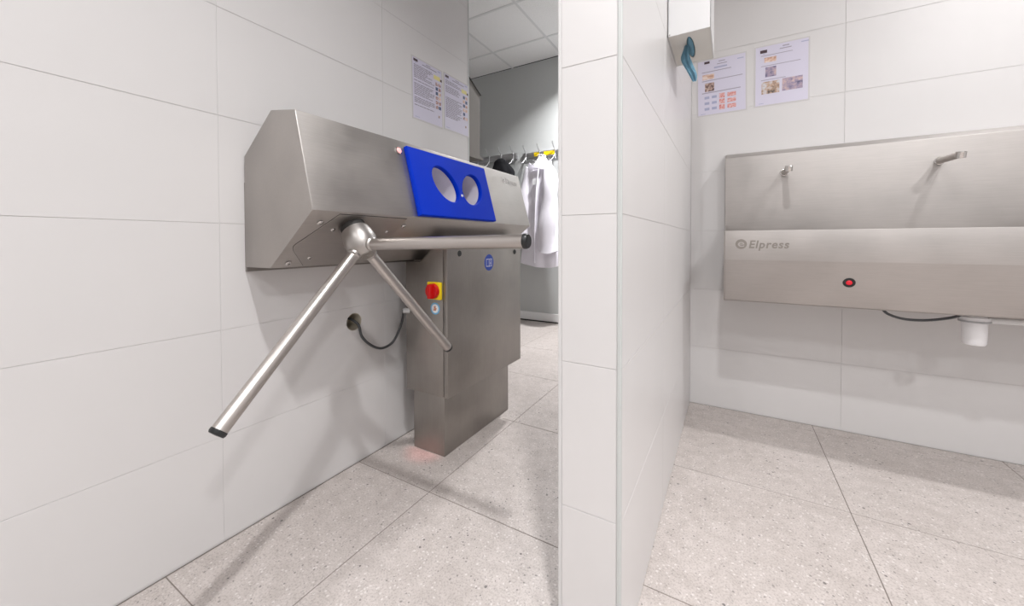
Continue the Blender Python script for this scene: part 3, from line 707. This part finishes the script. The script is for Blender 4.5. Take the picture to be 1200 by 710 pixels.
hk = px(636, 180, 1, 3.63)
CT = thing('lab_coat', (-1.69, 3.60, 0.64), 'white cotton work coat hanging from the coat rack with yellow stickers', 'coat')
cyc = 3.57
mk('body', drape(-1.72, cyc, 1.755, [(0, 0.02, 0.02, 0.03), (0.05, 0.075, 0.035, 0.02), (0.14, 0.15, 0.055, 0.0), (0.5, 0.185, 0.07, 0.01), (0.9, 0.215, 0.075, 0.02), (1.125, 0.235, 0.08, 0.02)], 7, 0.24, 4), M['coat'], CT, 70)
def sleeve(pts, r0, r1, seed):
    rg = random.Random(seed); P = smooth_path(pts, 7); b = bmesh.new(); rings = []; n = len(P)
    for i, p in enumerate(P):
        t = i / (n - 1); rr = r0 + (r1 - r0) * t + 0.008 * math.sin(t * 14 + seed) * (1 - t * 0.5)
        if t < 0.08: rr *= 0.75 + 3 * t
        rings.append([b.verts.new((p.x + rr * math.cos(2 * math.pi * k / 24) * (1 + 0.07 * math.sin(3 * 2 * math.pi * k / 24 + t * 6)), p.y + rr * 0.62 * math.sin(2 * math.pi * k / 24), p.z + 0.014 * math.sin(2 * math.pi * k / 12 + seed + t * 9))) for k in range(24)])
    for A_, B_ in zip(rings, rings[1:]):
        for k in range(24): b.faces.new((A_[k], A_[(k + 1) % 24], B_[(k + 1) % 24], B_[k]))
    b.faces.new(rings[0])
    return b
mk('sleeve', sleeve([(-1.82, cyc - 0.01, 1.66), (-1.875, cyc - 0.02, 1.45), (-1.895, cyc - 0.03, 1.20), (-1.90, cyc - 0.035, 0.98), (-1.885, cyc - 0.04, 0.80)], 0.065, 0.075, 2), M['coat'], CT, 70)
mk('sleeve', sleeve([(-1.60, cyc - 0.04, 1.64), (-1.57, cyc - 0.075, 1.42), (-1.585, cyc - 0.09, 1.18), (-1.60, cyc - 0.095, 0.96), (-1.585, cyc - 0.095, 0.77)], 0.07, 0.10, 5), M['coat'], CT, 70)
# collar and hanging loop
colr = []
for k in range(15):
    a_ = math.pi * (0.98 + 1.04 * k / 14); x = -1.715 + 0.125 * math.cos(a_); y = cyc + 0.065 * math.sin(a_)
    hgt = 0.045 + 0.045 * abs(math.cos(a_)); top = 1.715 - 0.055 * abs(math.sin(a_)) ** 2
    colr.append([V((x, y, top)), V((x * 1.0 + 0.012 * math.cos(a_), y - 0.012, top - hgt * 0.5)), V((x + 0.022 * math.cos(a_), y - 0.012, top - hgt))])
sheet(colr, 0.004, 'collar', M['coat'], CT, 1)
mk('hanging_loop', tube(smooth_path([(-1.735, cyc - 0.02, 1.70), (-1.705, cyc + 0.04, 1.775), (hx2[1], 3.664, 1.80), (-1.68, cyc + 0.04, 1.775), (-1.66, cyc - 0.02, 1.70)], 5), 0.007, 8), M['coat'], CT, 60)
nt = px(628, 213, 1, cyc - 0.075)
mk('name_tag', box(nt.x - 0.035, nt.x + 0.035, nt.y - 0.006, nt.y - 0.001, nt.z - 0.03, nt.z + 0.03, 0.001), M['sticker_white'], CT)
mk('placket', tube(smooth_path([(-1.70, cyc - 0.072, 1.62), (-1.72, cyc - 0.092, 1.35), (-1.73, cyc - 0.098, 1.0), (-1.735, cyc - 0.10, 0.66)], 6), 0.008, 8), M['coat'], CT, 60)

JK = thing('black_garment', (-2.17, 3.62, 1.1), 'black fabric garment hanging from the coat rack, mostly behind the turnstile', 'garment')
jc = px(589, 192, 1, 3.62)
mk('body', drape(jc.x, 3.57, 1.79, [(0, 0.03, 0.02, 0.0), (0.03, 0.085, 0.05, 0.01), (0.16, 0.15, 0.07, 0.03), (0.45, 0.17, 0.075, 0.02), (0.65, 0.175, 0.075, 0.0)], 6, 0.22, 9), M['jacket'], JK, 70)
mk('hanging_loop', tube(smooth_path([(jc.x - 0.02, 3.575, 1.77), (hx[2], 3.655, 1.79), (hx[2] + 0.01, 3.655, 1.79), (jc.x + 0.02, 3.575, 1.77)], 5), 0.005, 8), M['jacket'], JK, 60)
